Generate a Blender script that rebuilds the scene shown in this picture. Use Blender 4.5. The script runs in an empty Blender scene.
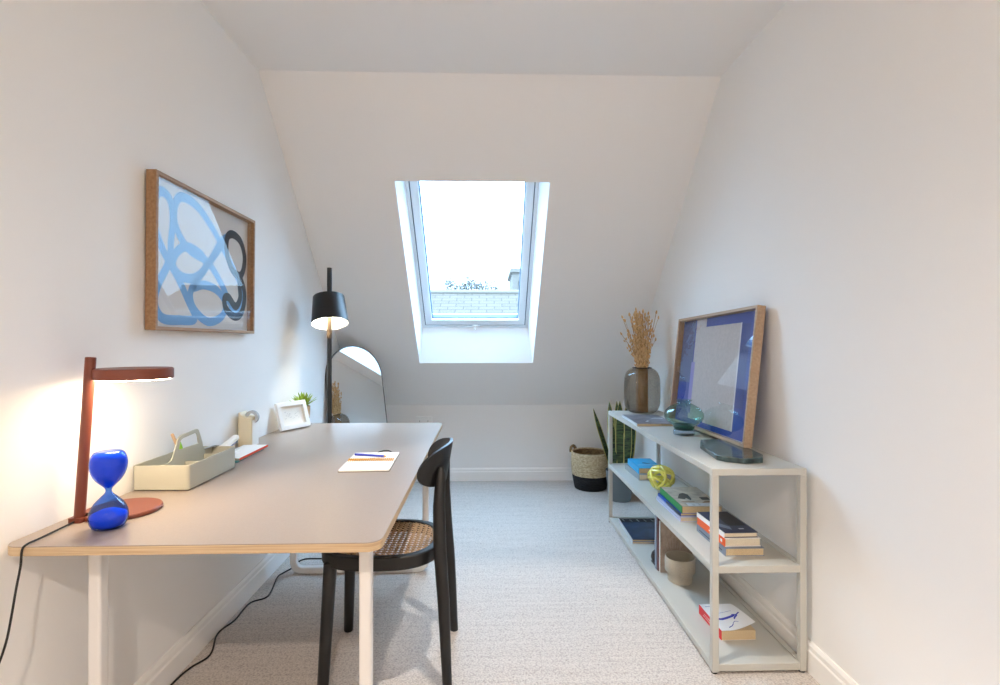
import bpy, math, random
from mathutils import Vector, Matrix
random.seed(7)
C = bpy.context.scene.collection
PI = math.pi
SKY, EXPO = 26., 0.
SKYC = (.44, .71, 1, 1)
R = math.radians

# ------------------------------------------------------------------ helpers
def lin(h):
    h = h.lstrip('#')
    v = [int(h[i:i+2], 16)/255 for i in (0, 2, 4)]
    return tuple((c/12.92 if c <= .04045 else ((c+.055)/1.055)**2.4) for c in v) + (1,)

def nodes(name):
    m = bpy.data.materials.new(name); m.use_nodes = True
    nt = m.node_tree; nt.nodes.clear()
    out = nt.nodes.new('ShaderNodeOutputMaterial')
    return m, nt, out

def N(nt, typ, **kw):
    n = nt.nodes.new(typ)
    for k, v in kw.items():
        if k in n.inputs: n.inputs[k].default_value = v
        else: setattr(n, k, v)
    return n

def ramp(nt, fac, stops):
    r = nt.nodes.new('ShaderNodeValToRGB')
    e = r.color_ramp.elements
    while len(e) < len(stops): e.new(.5)
    for i, (p, c) in enumerate(stops):
        e[i].position = p; e[i].color = c
    nt.links.new(fac, r.inputs[0]); return r.outputs[0]

def coords(nt, scale=(1, 1, 1), rot=(0, 0, 0), kind='Object'):
    tc = nt.nodes.new('ShaderNodeTexCoord'); mp = nt.nodes.new('ShaderNodeMapping')
    mp.inputs['Scale'].default_value = scale; mp.inputs['Rotation'].default_value = rot
    nt.links.new(tc.outputs[kind], mp.inputs[0]); return mp.outputs[0]

def paint(name, col, rough=.5, metal=0., bump=0., bscale=200., vary=0., spec=.5, coat=0.):
    """plain surface with a fine procedural grain"""
    m, nt, out = nodes(name)
    c = lin(col) if isinstance(col, str) else col
    b = N(nt, 'ShaderNodeBsdfPrincipled', Roughness=rough, Metallic=metal)
    b.inputs['Specular IOR Level'].default_value = spec
    b.inputs['Coat Weight'].default_value = coat
    v = coords(nt)
    nz = N(nt, 'ShaderNodeTexNoise', Scale=bscale, Detail=3.0)
    nt.links.new(v, nz.inputs['Vector'])
    k = vary
    lo = tuple(max(0, x*(1-k)) for x in c[:3]) + (1,)
    hi = tuple(min(1, x*(1+k)) for x in c[:3]) + (1,)
    nt.links.new(ramp(nt, nz.outputs['Fac'], [(.3, lo), (.7, hi)]), b.inputs['Base Color'])
    if bump:
        bp = N(nt, 'ShaderNodeBump', Strength=bump, Distance=.002)
        nt.links.new(nz.outputs['Fac'], bp.inputs['Height']); nt.links.new(bp.outputs[0], b.inputs['Normal'])
    nt.links.new(b.outputs[0], out.inputs[0]); return m

def wood(name, a, b_, scale=(4, 60, 60), rough=.5):
    m, nt, out = nodes(name)
    b = N(nt, 'ShaderNodeBsdfPrincipled', Roughness=rough)
    v = coords(nt, scale)
    nz = N(nt, 'ShaderNodeTexNoise', Scale=1.5, Detail=6.0, Roughness=.6)
    nt.links.new(v, nz.inputs['Vector'])
    nt.links.new(ramp(nt, nz.outputs['Fac'], [(.3, lin(a)), (.7, lin(b_))]), b.inputs['Base Color'])
    bp = N(nt, 'ShaderNodeBump', Strength=.15, Distance=.001)
    nt.links.new(nz.outputs['Fac'], bp.inputs['Height']); nt.links.new(bp.outputs[0], b.inputs['Normal'])
    nt.links.new(b.outputs[0], out.inputs[0]); return m

def emit(name, col, s):
    m, nt, out = nodes(name)
    e = N(nt, 'ShaderNodeEmission', Color=col, Strength=s)
    nt.links.new(e.outputs[0], out.inputs[0]); return m

def fresnel(nt, ior):
    """Fresnel of a thin sheet: the same from either side"""
    f = N(nt, 'ShaderNodeFresnel'); g = N(nt, 'ShaderNodeNewGeometry')
    k = N(nt, 'ShaderNodeMath', operation='MULTIPLY_ADD'); k.inputs[1].default_value = 1/ior-ior; k.inputs[2].default_value = ior
    nt.links.new(g.outputs['Backfacing'], k.inputs[0]); nt.links.new(k.outputs[0], f.inputs['IOR'])
    return f

def pane(name, tint=(1, 1, 1, 1), ior=1.5, refl=1.0):
    """flat clear pane: straight-through transmission plus Fresnel reflection"""
    m, nt, out = nodes(name)
    t = N(nt, 'ShaderNodeBsdfTransparent', Color=tint)
    g = N(nt, 'ShaderNodeBsdfGlossy', Roughness=0.0)
    f = fresnel(nt, ior); q = N(nt, 'ShaderNodeMath', operation='MULTIPLY'); q.inputs[1].default_value = refl
    nt.links.new(f.outputs[0], q.inputs[0])
    mx = nt.nodes.new('ShaderNodeMixShader')
    nt.links.new(q.outputs[0], mx.inputs[0]); nt.links.new(t.outputs[0], mx.inputs[1]); nt.links.new(g.outputs[0], mx.inputs[2])
    nt.links.new(mx.outputs[0], out.inputs[0]); return m

def blown(name, tint, ior=1.5, rough=0.0):
    """thin blown glass: tint deepens where the wall is seen edge-on"""
    m, nt, out = nodes(name)
    lw = N(nt, 'ShaderNodeLayerWeight', Blend=.35)
    c = ramp(nt, lw.outputs['Facing'], [(0.0, tint), (1.0, tuple(x**1.9 for x in tint[:3]) + (1,))])
    t = nt.nodes.new('ShaderNodeBsdfTransparent'); nt.links.new(c, t.inputs[0])
    g = N(nt, 'ShaderNodeBsdfGlossy', Roughness=rough)
    f = fresnel(nt, ior)
    mx = nt.nodes.new('ShaderNodeMixShader')
    nt.links.new(f.outputs[0], mx.inputs[0]); nt.links.new(t.outputs[0], mx.inputs[1]); nt.links.new(g.outputs[0], mx.inputs[2])
    nt.links.new(mx.outputs[0], out.inputs[0]); return m

class MB:
    def __init__(s): s.v = []; s.f = []; s.m = []; s.cur = 0
    def mat(s, i): s.cur = i; return s
    def add(s, vs, fs, M=None):
        o = len(s.v)
        for p in vs:
            p = Vector(p)
            s.v.append(M @ p if M is not None else p)
        for f in fs: s.f.append([i+o for i in f]); s.m.append(s.cur)
        return s
    def box(s, x0, x1, y0, y1, z0, z1, M=None):
        vs = [(x, y, z) for z in (z0, z1) for y in (y0, y1) for x in (x0, x1)]
        return s.add(vs, [(0, 2, 3, 1), (4, 5, 7, 6), (0, 1, 5, 4), (2, 6, 7, 3), (0, 4, 6, 2), (1, 3, 7, 5)], M)
    def prism(s, poly, z0, z1, M=None, axis='z'):
        n = len(poly)
        def P(a, b, c): return {'z': (a, b, c), 'x': (c, a, b), 'y': (a, c, b)}[axis]
        vs = [P(a, b, z0) for a, b in poly] + [P(a, b, z1) for a, b in poly]
        fs = [tuple(range(n-1, -1, -1)), tuple(range(n, 2*n))] + [(i, (i+1) % n, (i+1) % n+n, i+n) for i in range(n)]
        return s.add(vs, fs, M)
    def ring(s, outer, inner, z0, z1, M=None, axis='z'):
        n = len(outer)
        def P(a, b, c): return {'z': (a, b, c), 'x': (c, a, b), 'y': (a, c, b)}[axis]
        vs = [P(a, b, z) for z in (z0, z1) for L in (outer, inner) for a, b in L]
        fs = []
        for i in range(n):
            j = (i+1) % n
            fs += [(j, i, n+i, n+j), (2*n+i, 2*n+j, 3*n+j, 3*n+i), (i, j, 2*n+j, 2*n+i), (n+j, n+i, 3*n+i, 3*n+j)]
        return s.add(vs, fs, M)
    def lathe(s, prof, n=32, c=(0, 0, 0), M=None):
        vs = []; fs = []; idx = []
        for r, z in prof:
            if r < 1e-6: idx.append([len(vs)]); vs.append((c[0], c[1], c[2]+z))
            else:
                idx.append(list(range(len(vs), len(vs)+n)))
                vs += [(c[0]+r*math.cos(2*PI*i/n), c[1]+r*math.sin(2*PI*i/n), c[2]+z) for i in range(n)]
        for a, b in zip(idx, idx[1:]):
            for i in range(n):
                j = (i+1) % n
                if len(a) == 1 and len(b) == 1: continue
                if len(a) == 1: fs.append((a[0], b[j], b[i]))
                elif len(b) == 1: fs.append((a[i], a[j], b[0]))
                else: fs.append((a[i], a[j], b[j], b[i]))
        return s.add(vs, fs, M)
    def tube(s, path, r, n=10, closed=False, caps=True, M=None, squash=1.0):
        P = [Vector(p) for p in path]; L = len(P)
        rr = r if isinstance(r, (list, tuple)) else [r]*L
        T = []
        for i in range(L):
            a = P[(i-1) % L] if (closed or i > 0) else P[i]
            b = P[(i+1) % L] if (closed or i < L-1) else P[i]
            T.append((b-a).normalized())
        up = Vector((0, 0, 1)) if abs(T[0].z) < .9 else Vector((1, 0, 0))
        u = T[0].cross(up).normalized(); vs = []; fs = []
        for i in range(L):
            u = (u - T[i]*u.dot(T[i]))
            if u.length < 1e-6: u = T[i].orthogonal()
            u.normalize(); w = T[i].cross(u)
            for k in range(n):
                a = 2*PI*k/n
                vs.append(P[i] + (u*math.cos(a) + w*math.sin(a)*squash)*rr[i])
        for i in range(L if closed else L-1):
            for k in range(n):
                j = (i+1) % L; q = (k+1) % n
                fs.append((i*n+k, i*n+q, j*n+q, j*n+k))
        if caps and not closed:
            fs.append(tuple(range(n-1, -1, -1))); fs.append(tuple(range((L-1)*n, L*n)))
        return s.add(vs, fs, M)
    def build(s, name, mats, parent=None, smooth=35, bevel=0., seg=2, loc=None):
        me = bpy.data.meshes.new(name)
        o0 = Vector(loc) if loc is not None else Vector((0, 0, 0))
        me.from_pydata([v-o0 for v in s.v], [], s.f); me.update()
        mats = mats if isinstance(mats, (list, tuple)) else [mats]
        for m in mats: me.materials.append(m)
        me.polygons.foreach_set('material_index', s.m)
        if smooth:
            me.polygons.foreach_set('use_smooth', [True]*len(me.polygons))
            me.set_sharp_from_angle(angle=R(smooth))
        o = bpy.data.objects.new(name, me); C.objects.link(o); o.location = o0
        if parent: o.parent = parent
        if bevel:
            b = o.modifiers.new('bevel', 'BEVEL'); b.width = bevel; b.segments = seg; b.limit_method = 'ANGLE'; b.angle_limit = R(40)
            b.harden_normals = False
        return o

def rrect(x0, x1, y0, y1, r, n=6):
    out = []
    for cx, cy, a0 in ((x1-r, y1-r, 0), (x0+r, y1-r, 90), (x0+r, y0+r, 180), (x1-r, y0+r, 270)):
        for i in range(n+1):
            a = R(a0+90*i/n); out.append((cx+r*math.cos(a), cy+r*math.sin(a)))
    return out

def spline(pts, n=8, closed=True):
    """Catmull-Rom through points"""
    P = [Vector(p) for p in pts]; L = len(P); out = []
    for i in range(L if closed else L-1):
        g = lambda k: P[k % L] if closed else P[min(max(k, 0), L-1)]
        p0, p1, p2, p3 = g(i-1), g(i), g(i+1), g(i+2)
        for j in range(n):
            t = j/n
            out.append(.5*((2*p1)+(p2-p0)*t+(2*p0-5*p1+4*p2-p3)*t*t+(3*p1-p0-3*p2+p3)*t**3))
    if not closed: out.append(P[-1])
    return out

def thing(name, label, cat, loc=(0, 0, 0), rotz=0., group=None, M=None):
    o = bpy.data.objects.new(name, None); C.objects.link(o); o.empty_display_size = .05
    if M is not None: o.matrix_world = M
    else: o.location = loc; o.rotation_euler = (0, 0, rotz)
    return tag(o, label, cat, group)

def tag(o, label, cat, group=None):
    o['label'] = label; o['category'] = cat
    if group: o['group'] = group
    return o

def struct(o): o['kind'] = 'structure'; return o

def frame_matrix(origin, xa, ya, za):
    M = Matrix.Identity(4)
    for i, a in enumerate((xa, ya, za)):
        a = Vector(a).normalized()
        for k in range(3): M[k][i] = a[k]
    for k in range(3): M[k][3] = origin[k]
    return M

# ------------------------------------------------------------------ materials
wall_m = paint('wall_paint', '#ecebe9', .75, bump=.06, bscale=350, vary=.01, spec=.25)
ceil_m = paint('ceiling_paint', '#ebe9e7', .8, bump=.05, bscale=350, vary=.01, spec=.2)
skirt_m = paint('skirting_gloss', '#f0eeeb', .4, bump=.02)
reveal_m = paint('reveal_paint', '#f6f7f8', .6)
frame_white = paint('window_lacquer', '#e4ecf2', .35)
gasket_m = paint('gasket', '#4a5d70', .6)

def carpet_mat():
    m, nt, out = nodes('carpet_loop')
    b = N(nt, 'ShaderNodeBsdfPrincipled', Roughness=.95)
    b.inputs['Specular IOR Level'].default_value = .1
    b.inputs['Sheen Weight'].default_value = .15
    v = coords(nt)
    vo = N(nt, 'ShaderNodeTexVoronoi', Scale=165.0); nt.links.new(coords(nt, (1, .8, 1)), vo.inputs['Vector'])
    nz = N(nt, 'ShaderNodeTexNoise', Scale=120.0, Detail=2.0); nt.links.new(coords(nt, (1, 1.6, 1)), nz.inputs['Vector'])
    wv = N(nt, 'ShaderNodeTexNoise', Scale=1.0, Detail=2.0); nt.links.new(coords(nt, (2.5, 55, 1)), wv.inputs['Vector'])
    a1 = N(nt, 'ShaderNodeMath', operation='MULTIPLY'); a1.inputs[1].default_value = .45
    nt.links.new(vo.outputs['Distance'], a1.inputs[0])
    a2 = N(nt, 'ShaderNodeMath', operation='SUBTRACT'); nt.links.new(nz.outputs['Fac'], a2.inputs[0]); nt.links.new(a1.outputs[0], a2.inputs[1])
    a3 = N(nt, 'ShaderNodeMath', operation='MULTIPLY_ADD'); a3.inputs[1].default_value = .35
    nt.links.new(wv.outputs['Fac'], a3.inputs[0]); nt.links.new(a2.outputs[0], a3.inputs[2])
    nt.links.new(ramp(nt, a3.outputs[0], [(.0, lin('#928a85')), (.6, lin('#cdc5be'))]), b.inputs['Base Color'])
    bp = N(nt, 'ShaderNodeBump', Strength=.55, Distance=.004)
    nt.links.new(a2.outputs[0], bp.inputs['Height']); nt.links.new(bp.outputs[0], b.inputs['Normal'])
    nt.links.new(b.outputs[0], out.inputs[0]); return m
carpet_m = carpet_mat()

oak = wood('oak', '#8a6848', '#ab8661', (3, 60, 60))
oak_pale = wood('oak_pale', '#a1876e', '#b99f84', (3, 60, 60))
ply = wood('plywood_edge', '#a98d6c', '#cbb391', (3, 3, 260))
lino = paint('desk_linoleum', '#93867c', .32, bump=.05, bscale=260, vary=.04, spec=.45)
steel_white = paint('powder_coat_white', '#dcdad8', .4, bump=.03)
black_wood = wood('black_stained_wood', '#0b0a0a', '#131212', (20, 20, 4), .45)
cane = paint('cane', '#b08c60', .55, vary=.25, bscale=120)
shelf_m = paint('shelf_powder_coat', '#b9b8b1', .42, bump=.03, bscale=500)
black_rub = paint('black_rubber', '#111111', .6)
terracotta = paint('terracotta_lacquer', '#743a28', .42)
black_met = paint('black_metal', '#17181a', .38, vary=.05)
brass = paint('bronze_sleeve', '#5d4b38', .4, metal=.3)
white_pl = paint('white_plastic', '#eeeeec', .35)
cream_pl = paint('cream_plastic', '#d9cdb0', .4)
toolbox_m = paint('sage_plastic', '#aeac9c', .45)
paper = paint('paper', '#f3efe6', .8, vary=.02)
page = paint('page_edges', '#cdb793', .85, vary=.12, bscale=400)
page_w = paint('page_edges_pale', '#d8ccb4', .85, vary=.1, bscale=400)
gold = paint('gold_wire', '#d99a20', .4, metal=.3)
mirror_m = paint('mirror_silver', '#f2f4f4', .0, metal=1.0)
glass_clear = pane('coated_picture_glass', refl=.62); glass_acrylic = pane('picture_acrylic', ior=1.7)
glass_win = pane('window_glass', (.97, .985, 1, 1), 1.45)
desk_lamp_light = emit('lamp_diffuser', (1, .80, .55, 1), 42.)
bulb_light = emit('bulb', (1, .90, .72, 1), 1200.)

# ------------------------------------------------------------------ room
XL, XR, YB, YF, ZC = -1.14, 1.2, 4.49, -1.7, 2.575
ZK = .665; YS = YB-(ZC-ZK)             # knee-wall height, where the slope meets the flat ceiling
T = .12
side = [(YF, 0), (YB, 0), (YB, ZK), (YS, ZC), (YF, ZC)]
struct(MB().prism(side, XL-T, XL, axis='x').build('wall_left', wall_m, smooth=0))
struct(MB().prism(side, XR, XR+T, axis='x').build('wall_right', wall_m, smooth=0))
struct(MB().box(XL, XR, YB, YB+T, 0, ZK+.05).build('wall_back', wall_m, smooth=0))
struct(MB().box(XL, XR, YF-T, YF, 0, ZC).build('wall_front', wall_m, smooth=0))
struct(MB().box(XL-T, XR+T, YF-T, YB+T, -.1, 0).build('floor', carpet_m, smooth=0))
struct(MB().box(XL, XR, YF, YS, ZC, ZC+T).build('ceiling', ceil_m, smooth=0))

# roof slope with the skylight shaft cut through it
n_ = Vector((0, .70711, .70711)); D = .30
ox0, ox1 = -.537, .372; oyt, oyb = 2.996, 4.105       # opening in the ceiling plane
fx0, fx1 = -.512, .330                                # shaft at the window frame
def sl(x, y, d=0.): return Vector((x, y, ZK+YB-y)) + n_*d
fb = Vector((0, oyb, ZK+YB-oyb+.283))                  # bottom of the frame (vertical lower reveal)
ft = sl(0, oyt, .2)                                    # top of the frame
s = MB()
o4 = [sl(XL, YS), sl(XR, YS), sl(XR, YB), sl(XL, YB)]
i4 = [sl(ox0, oyt), sl(ox1, oyt), sl(ox1, oyb), sl(ox0, oyb)]
s.add(o4+i4, [(0, 1, 5, 4), (1, 2, 6, 5), (2, 3, 7, 6), (3, 0, 4, 7)])
g4 = [Vector((fx0, ft.y, ft.z)), Vector((fx1, ft.y, ft.z)), Vector((fx1, fb.y, fb.z)), Vector((fx0, fb.y, fb.z))]
s.mat(1).add(i4+g4, [(0, 1, 5, 4), (1, 2, 6, 5), (2, 3, 7, 6), (3, 0, 4, 7)])
h4 = [p+n_*.12 for p in g4]
e4 = [p+n_*.32 for p in o4]
s.mat(0).add(g4+h4, [(0, 1, 5, 4), (1, 2, 6, 5), (2, 3, 7, 6), (3, 0, 4, 7)])
s.add(e4+h4, [(0, 1, 5, 4), (1, 2, 6, 5), (2, 3, 7, 6), (3, 0, 4, 7)])
s.add(o4+e4, [(0, 1, 5, 4), (1, 2, 6, 5), (2, 3, 7, 6), (3, 0, 4, 7)])
struct(s.build('wall_slope', [ceil_m, reveal_m], smooth=0))

def skirting(name, a, b, nrm):
    a = Vector(a); b = Vector(b); nrm = Vector(nrm)
    prof = [(0, 0), (.016, 0), (.016, .078), (.012, .084), (.012, .1), (.006, .112), (0, .112)]
    vs = [p + nrm*d + Vector((0, 0, z)) for p in (a, b) for d, z in prof]
    n = len(prof)
    fs = [(i, (i+1) % n, (i+1) % n+n, i+n) for i in range(n)] + [tuple(range(n-1, -1, -1)), tuple(range(n, 2*n))]
    struct(MB().add(vs, fs).build(name, skirt_m, smooth=0))
skirting('baseboard_left', (XL, YF, 0), (XL, YB, 0), (1, 0, 0))
skirting('baseboard_right', (XR, YF, 0), (XR, YB, 0), (-1, 0, 0))
skirting('baseboard_back', (XL+.016, YB, 0), (XR-.016, YB, 0), (0, -1, 0))
skirting('baseboard_front', (XL+.016, YF, 0), (XR-.016, YF, 0), (0, 1, 0))

# skylight: local x right, y up the slope, z towards the room
up = (ft-fb); Lw = up.length
win = bpy.data.objects.new('window_1', None); C.objects.link(win); struct(win)
win.matrix_world = frame_matrix((fx0, fb.y, fb.z), (1, 0, 0), up, -n_)
W = fx1-fx0
def rect(x0, x1, y0, y1): return [(x0, y0), (x1, y0), (x1, y1), (x0, y1)]
MB().ring(rect(0, W, 0, Lw), rect(.02, W-.02, .02, Lw-.02), -.10, .0).build('window_frame', frame_white, win, bevel=.002)
gs = MB()
gs.ring(rect(.0205, W-.0205, .0205, Lw-.0205), rect(.0255, W-.0255, .0255, Lw-.0255), -.09, -.012)
gs.ring(rect(.078, W-.078, .078, Lw-.078), rect(.0835, W-.0835, .0835, Lw-.0835), -.07, -.03)
gs.build('gasket', gasket_m, win)
MB().ring(rect(.026, W-.026, .026, Lw-.026), rect(.0775, W-.0775, .0775, Lw-.0775), -.09, -.006).build('sash', frame_white, win, bevel=.004)
MB().add([(.08, .08, -.05), (W-.08, .08, -.05), (W-.08, Lw-.08, -.05), (.08, Lw-.08, -.05)], [(0, 1, 2, 3)]).build('glass_pane', glass_win, win)
lt = MB()
lt.box(W/2-.022, W/2+.022, .012, .034, -.002, .014)
lt.tube([(W/2, .022, .012), (W/2, .008, .03)], .009, 12)
lt.build('latch', white_pl, win, bevel=.002)

# ------------------------------------------------------------------ world outside the skylight
slate = None
def slate_mat():
    m, nt, out = nodes('slate')
    b = N(nt, 'ShaderNodeBsdfPrincipled', Roughness=.8); b.inputs['Specular IOR Level'].default_value = .05
    br = N(nt, 'ShaderNodeTexBrick', Scale=1.0, Color1=lin('#50483f'), Color2=lin('#564d45'), Mortar=lin('#403932'))
    br.inputs['Mortar Size'].default_value = .015; br.inputs['Brick Width'].default_value = .45; br.inputs['Row Height'].default_value = .22
    nt.links.new(coords(nt), br.inputs['Vector']); nt.links.new(br.outputs['Color'], b.inputs['Base Color'])
    nt.links.new(b.outputs[0], out.inputs[0]); return m
slate = slate_mat()
ext_wall = paint('pale_render', '#6a625a', .9, spec=.05); ext_dark = paint('dark_pane', '#2b2724', .5, spec=.1); ext_brick = paint('grey_brick', '#453e38', .9, spec=.05)
hs = thing('neighbour_house', 'slate roofed neighbouring house seen low through the skylight', 'house', (0, 16, -4.2))
MB().box(-7, 7, -3.5, 3.5, 0, 5.4).build('wall', ext_brick, hs, smooth=0)
rf = MB()
rl = Matrix.Rotation(math.atan2(1.75, 3.8), 4, 'X')
rf.box(-7.2, 7.2, 0, 4.2, -.1, 0, Matrix.Translation((0, -3.8, 5.22)) @ rl)
rf.box(-7.2, 7.2, 0, 4.2, -.1, 0, Matrix.Translation((0, 3.8, 5.22)) @ Matrix.Rotation(PI, 4, 'Z') @ rl)
ro = rf.build('roof', slate, hs, smooth=0)
MB().tube([(-7.2, 0, 6.98), (7.2, 0, 6.98)], .09, 8).build('ridge_tile', ext_wall, ro)
bl = thing('tower_block', 'pale flat roofed block at the right edge of the skylight', 'building', (3.03, 34, -4))
MB().box(-1.3, 2.6, 0, 5, 0, 9.9).build('wall', ext_wall, bl, smooth=0)
for zz in (6.4, 8.1):
    for xx in (-.9, .6):
        w_ = MB().ring(rect(xx, xx+1.1, zz, zz+1.2), rect(xx+.08, xx+1.02, zz+.08, zz+1.12), -.06, .02, axis='y').build('window', ext_dark, bl, smooth=0)
        MB().box(xx+.08, xx+1.02, -.02, .0, zz+.08, zz+1.12).build('pane', ext_dark, w_, smooth=0)
MB().box(-1.45, 2.75, -.15, 5.1, 9.9, 10.15).build('parapet', ext_wall, bl, smooth=0)
leaf_ext = paint('leaf_far', '#6e675f', .9, vary=.2, bscale=3, spec=.05); bark = paint('bark', '#3a3430', .9, spec=.05)
tr = thing('tree', 'bushy tree rising behind the slate roof ridge', 'tree', (-.86, 27, -4))
tb = MB(); tb.tube([(0, 0, 0), (.1, 0, 3), (0, 0, 6.2)], [.3, .24, .14], 8)
blobs = []
for k in range(34):
    a = (k+.5)/34*PI; rad = random.uniform(.5, 1.0)**.6*2.0
    e = Vector((-math.cos(a)*rad*.98, random.uniform(-.8, .8), 6.95+math.sin(a)*rad*.78))
    tb.tube([(0, 0, 6.0), Vector((0, 0, 6.2)).lerp(e, .5)+Vector((0, 0, .1)), e], [.09, .05, .02], 5); blobs.append(e)
tb.build('trunk', bark, tr)
fo = MB()
for e in blobs:
    for k in range(80):
        d = Vector((random.gauss(0, 1), random.gauss(0, 1), random.gauss(0, 1)))
        p = e + d*.17; sz = random.uniform(.05, .09)
        q = Matrix.Translation(p) @ Matrix.Rotation(random.uniform(0, 6.3), 4, Vector((random.gauss(0, 1), random.gauss(0, 1), random.gauss(0, 1))))
        fo.add([(-sz, 0, 0), (0, -sz*.5, .01), (sz, 0, 0), (0, sz*.5, .01)], [(0, 1, 2, 3)], q)
fo.build('foliage', leaf_ext, tr, smooth=0)

# ------------------------------------------------------------------ desk
DX0, DX1, DY0, DY1, DZ = -1.127, -.248, 1.218, 3.03, .74
desk = thing('desk', 'long desk with dark linoleum top and plywood edge along the left wall', 'desk', (0, 0, 0), R(.2))
MB().prism(rrect(DX0, DX1, DY0, DY1, .035, 8), DZ-.0225, DZ-.002).build('plywood_board', ply, desk, bevel=.001)
MB().prism(rrect(DX0+.0006, DX1-.0006, DY0+.0006, DY1-.0006, .035, 8), DZ-.002, DZ).build('tabletop', lino, desk)
for yy in (1.36, 2.72):
    pth = rrect(-1.055, -.325, .018, .70, .06, 6)
    outer = rrect(-1.023, -.298, 0, .7175, .06, 8); inner = rrect(-.991, -.330, .034, .69, .035, 8)
    MB().ring(outer, inner, yy-.017, yy+.017, axis='y').build('leg_frame', steel_white, desk, bevel=.006, seg=3)
MB().box(-.72, -.66, 1.38, 2.70, .685, .7175).build('beam', steel_white, desk, bevel=.003)

# ------------------------------------------------------------------ chair
chair = thing('dining_chair', 'black wooden chair with cane seat and curved back drawn up to the desk', 'chair', (-.375, 1.98, 0))
def sup(a, rx, ry, e=2.7, cx=0, cy=0):
    c, s_ = math.cos(a), math.sin(a)
    return (cx+rx*math.copysign(abs(c)**(2/e), c), cy+ry*math.copysign(abs(s_)**(2/e), s_))
SRX, SRY, SCX = .221, .20, -.020
outer = [sup(2*PI*i/64, SRX, SRY, cx=SCX) for i in range(64)]
inner = [sup(2*PI*i/64, SRX-.03, SRY-.03, cx=SCX) for i in range(64)]
MB().ring(outer, inner, .418, .466).build('seat_rim', black_wood, chair, bevel=.006, seg=3)
cn = MB()
irx, iry = SRX-.028, SRY-.028; ee = 2.7
def inside(x, y): return abs((x-SCX)/irx)**ee+abs(y/iry)**ee <= 1
def strip(px, py, dx, dy, w, z):
    t0 = None; t1 = None; t = -.35
    while t < .35:
        if inside(px+dx*t, py+dy*t):
            if t0 is None: t0 = t
            t1 = t
        t += .004
    if t0 is None or t1-t0 < .01: return
    a = math.atan2(dy, dx)
    M = Matrix.Translation((px, py, z)) @ Matrix.Rotation(a, 4, 'Z')
    cn.box(t0, t1, -w/2, w/2, -.0006, .0006, M)
pit = .0205
k = -.26
while k < .26:
    for off in (-.0030, .0030):
        strip(k+off, 0, 0, 1, .0034, .459); strip(0, k+off, 1, 0, .0034, .4602)
    k += pit
k = -.5
while k < .5:
    strip(k, 0, .7071, .7071, .0022, .4614); strip(k, 0, -.7071, .7071, .0022, .4626)
    k += pit
cn.build('cane_seat', cane, chair, smooth=0)
# legs: front pair under the rim, rear pair running up behind the backrest
for (p0, p1) in (((-.189, -.215, 0), (-.182, -.145, .43)), ((-.208, .190, 0), (-.185, .140, .43))):
    MB().tube([p0, p1, ], [.0190, .0235], 14).build('leg', black_wood, chair, bevel=.003)
for sy in (-1, 1):
    pth = [(.238, sy*.187-.004, 0), (.222, sy*.166, .30), (.208, sy*.150, .47), (.202, sy*.125, .62), (.207, sy*.112, .737), (.208, sy*.110, .760)]
    MB().tube(pth, [.0165, .0215, .0235, .022, .018, .010], 14).build('leg', black_wood, chair)
# curved plywood back
bk = MB(); NS, NT = 28, 10
Rb = .235; half = 53; cxb = .238-Rb
def backpt(si, tj, off):
    s_ = math.sin(PI/2*(-1+2*si/NS)); a = R(half*s_)
    h = .074*max(0.0004, 1-abs(s_)**3.4)**.5
    zc = .764 - .012*abs(s_)
    z = zc + h*(-1+2*tj/NT)
    lean = (z-.825)*.17
    r_ = Rb+off
    return (cxb+r_*math.cos(a)+lean, r_*math.sin(a)*.93, z)
for off in (-.0055, .0055):
    vs = [backpt(i, j, off) for i in range(NS+1) for j in range(NT+1)]
    fs = []
    for i in range(NS):
        for j in range(NT):
            q = (i*(NT+1)+j, (i+1)*(NT+1)+j, (i+1)*(NT+1)+j+1, i*(NT+1)+j+1)
            fs.append(q if off > 0 else q[::-1])
    bk.add(vs, fs)
n1 = (NS+1)*(NT+1)
rim = [(i, 0) for i in range(NS)] + [(NS, j) for j in range(NT)] + [(i, NT) for i in range(NS, 0, -1)] + [(0, j) for j in range(NT, 0, -1)]
ids = [i*(NT+1)+j for i, j in rim]
for a, b in zip(ids, ids[1:]+ids[:1]): bk.f.append([b, a, a+n1, b+n1]); bk.m.append(0)
bk.build('backrest', black_wood, chair, smooth=50)

# ------------------------------------------------------------------ shelf unit
SX0, SX1, SY0, SY1 = .826, 1.177, 1.845, 3.445
shelf = thing('shelf_unit', 'low pale grey metal open shelf unit with three boards by the right wall', 'shelf', (0, 0, 0))
tb_ = .024
for x in (SX0, SX1-tb_):
    for y in (SY0, SY1-tb_):
        p = MB().box(x, x+tb_, y, y+tb_, .006, .727).build('post', shelf_m, shelf, bevel=.0015)
        MB().lathe([(0, .0), (.011, .0), (.012, .003), (.010, .006)], 16, (x+tb_/2, y+tb_/2, 0)).build('foot', black_rub, p)
def board(z1, h, name, lip):
    b = MB()
    e = .0006
    for (x0, x1, y0, y1) in ((SX0+e, SX0+tb_-e, SY0+tb_, SY1-tb_), (SX1-tb_+e, SX1-e, SY0+tb_, SY1-tb_), (SX0+tb_, SX1-tb_, SY0+e, SY0+tb_-e), (SX0+tb_, SX1-tb_, SY1-tb_+e, SY1-e)):
        MB().box(x0, x1, y0, y1, z1-h, z1).build('rail', shelf_m, shelf, bevel=.0015)
    MB().box(SX0+.0245, SX1-.0245, SY0+.0245, SY1-.0245, z1-.012, z1-lip).build(name, shelf_m, shelf, bevel=.001)
MB().box(SX0, SX1, SY0, SY1, .727, .752).build('top_board', shelf_m, shelf, bevel=.0015)
board(.395, .026, 'shelf_board', .004)
board(.036, .026, 'shelf_board', .004)
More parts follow.
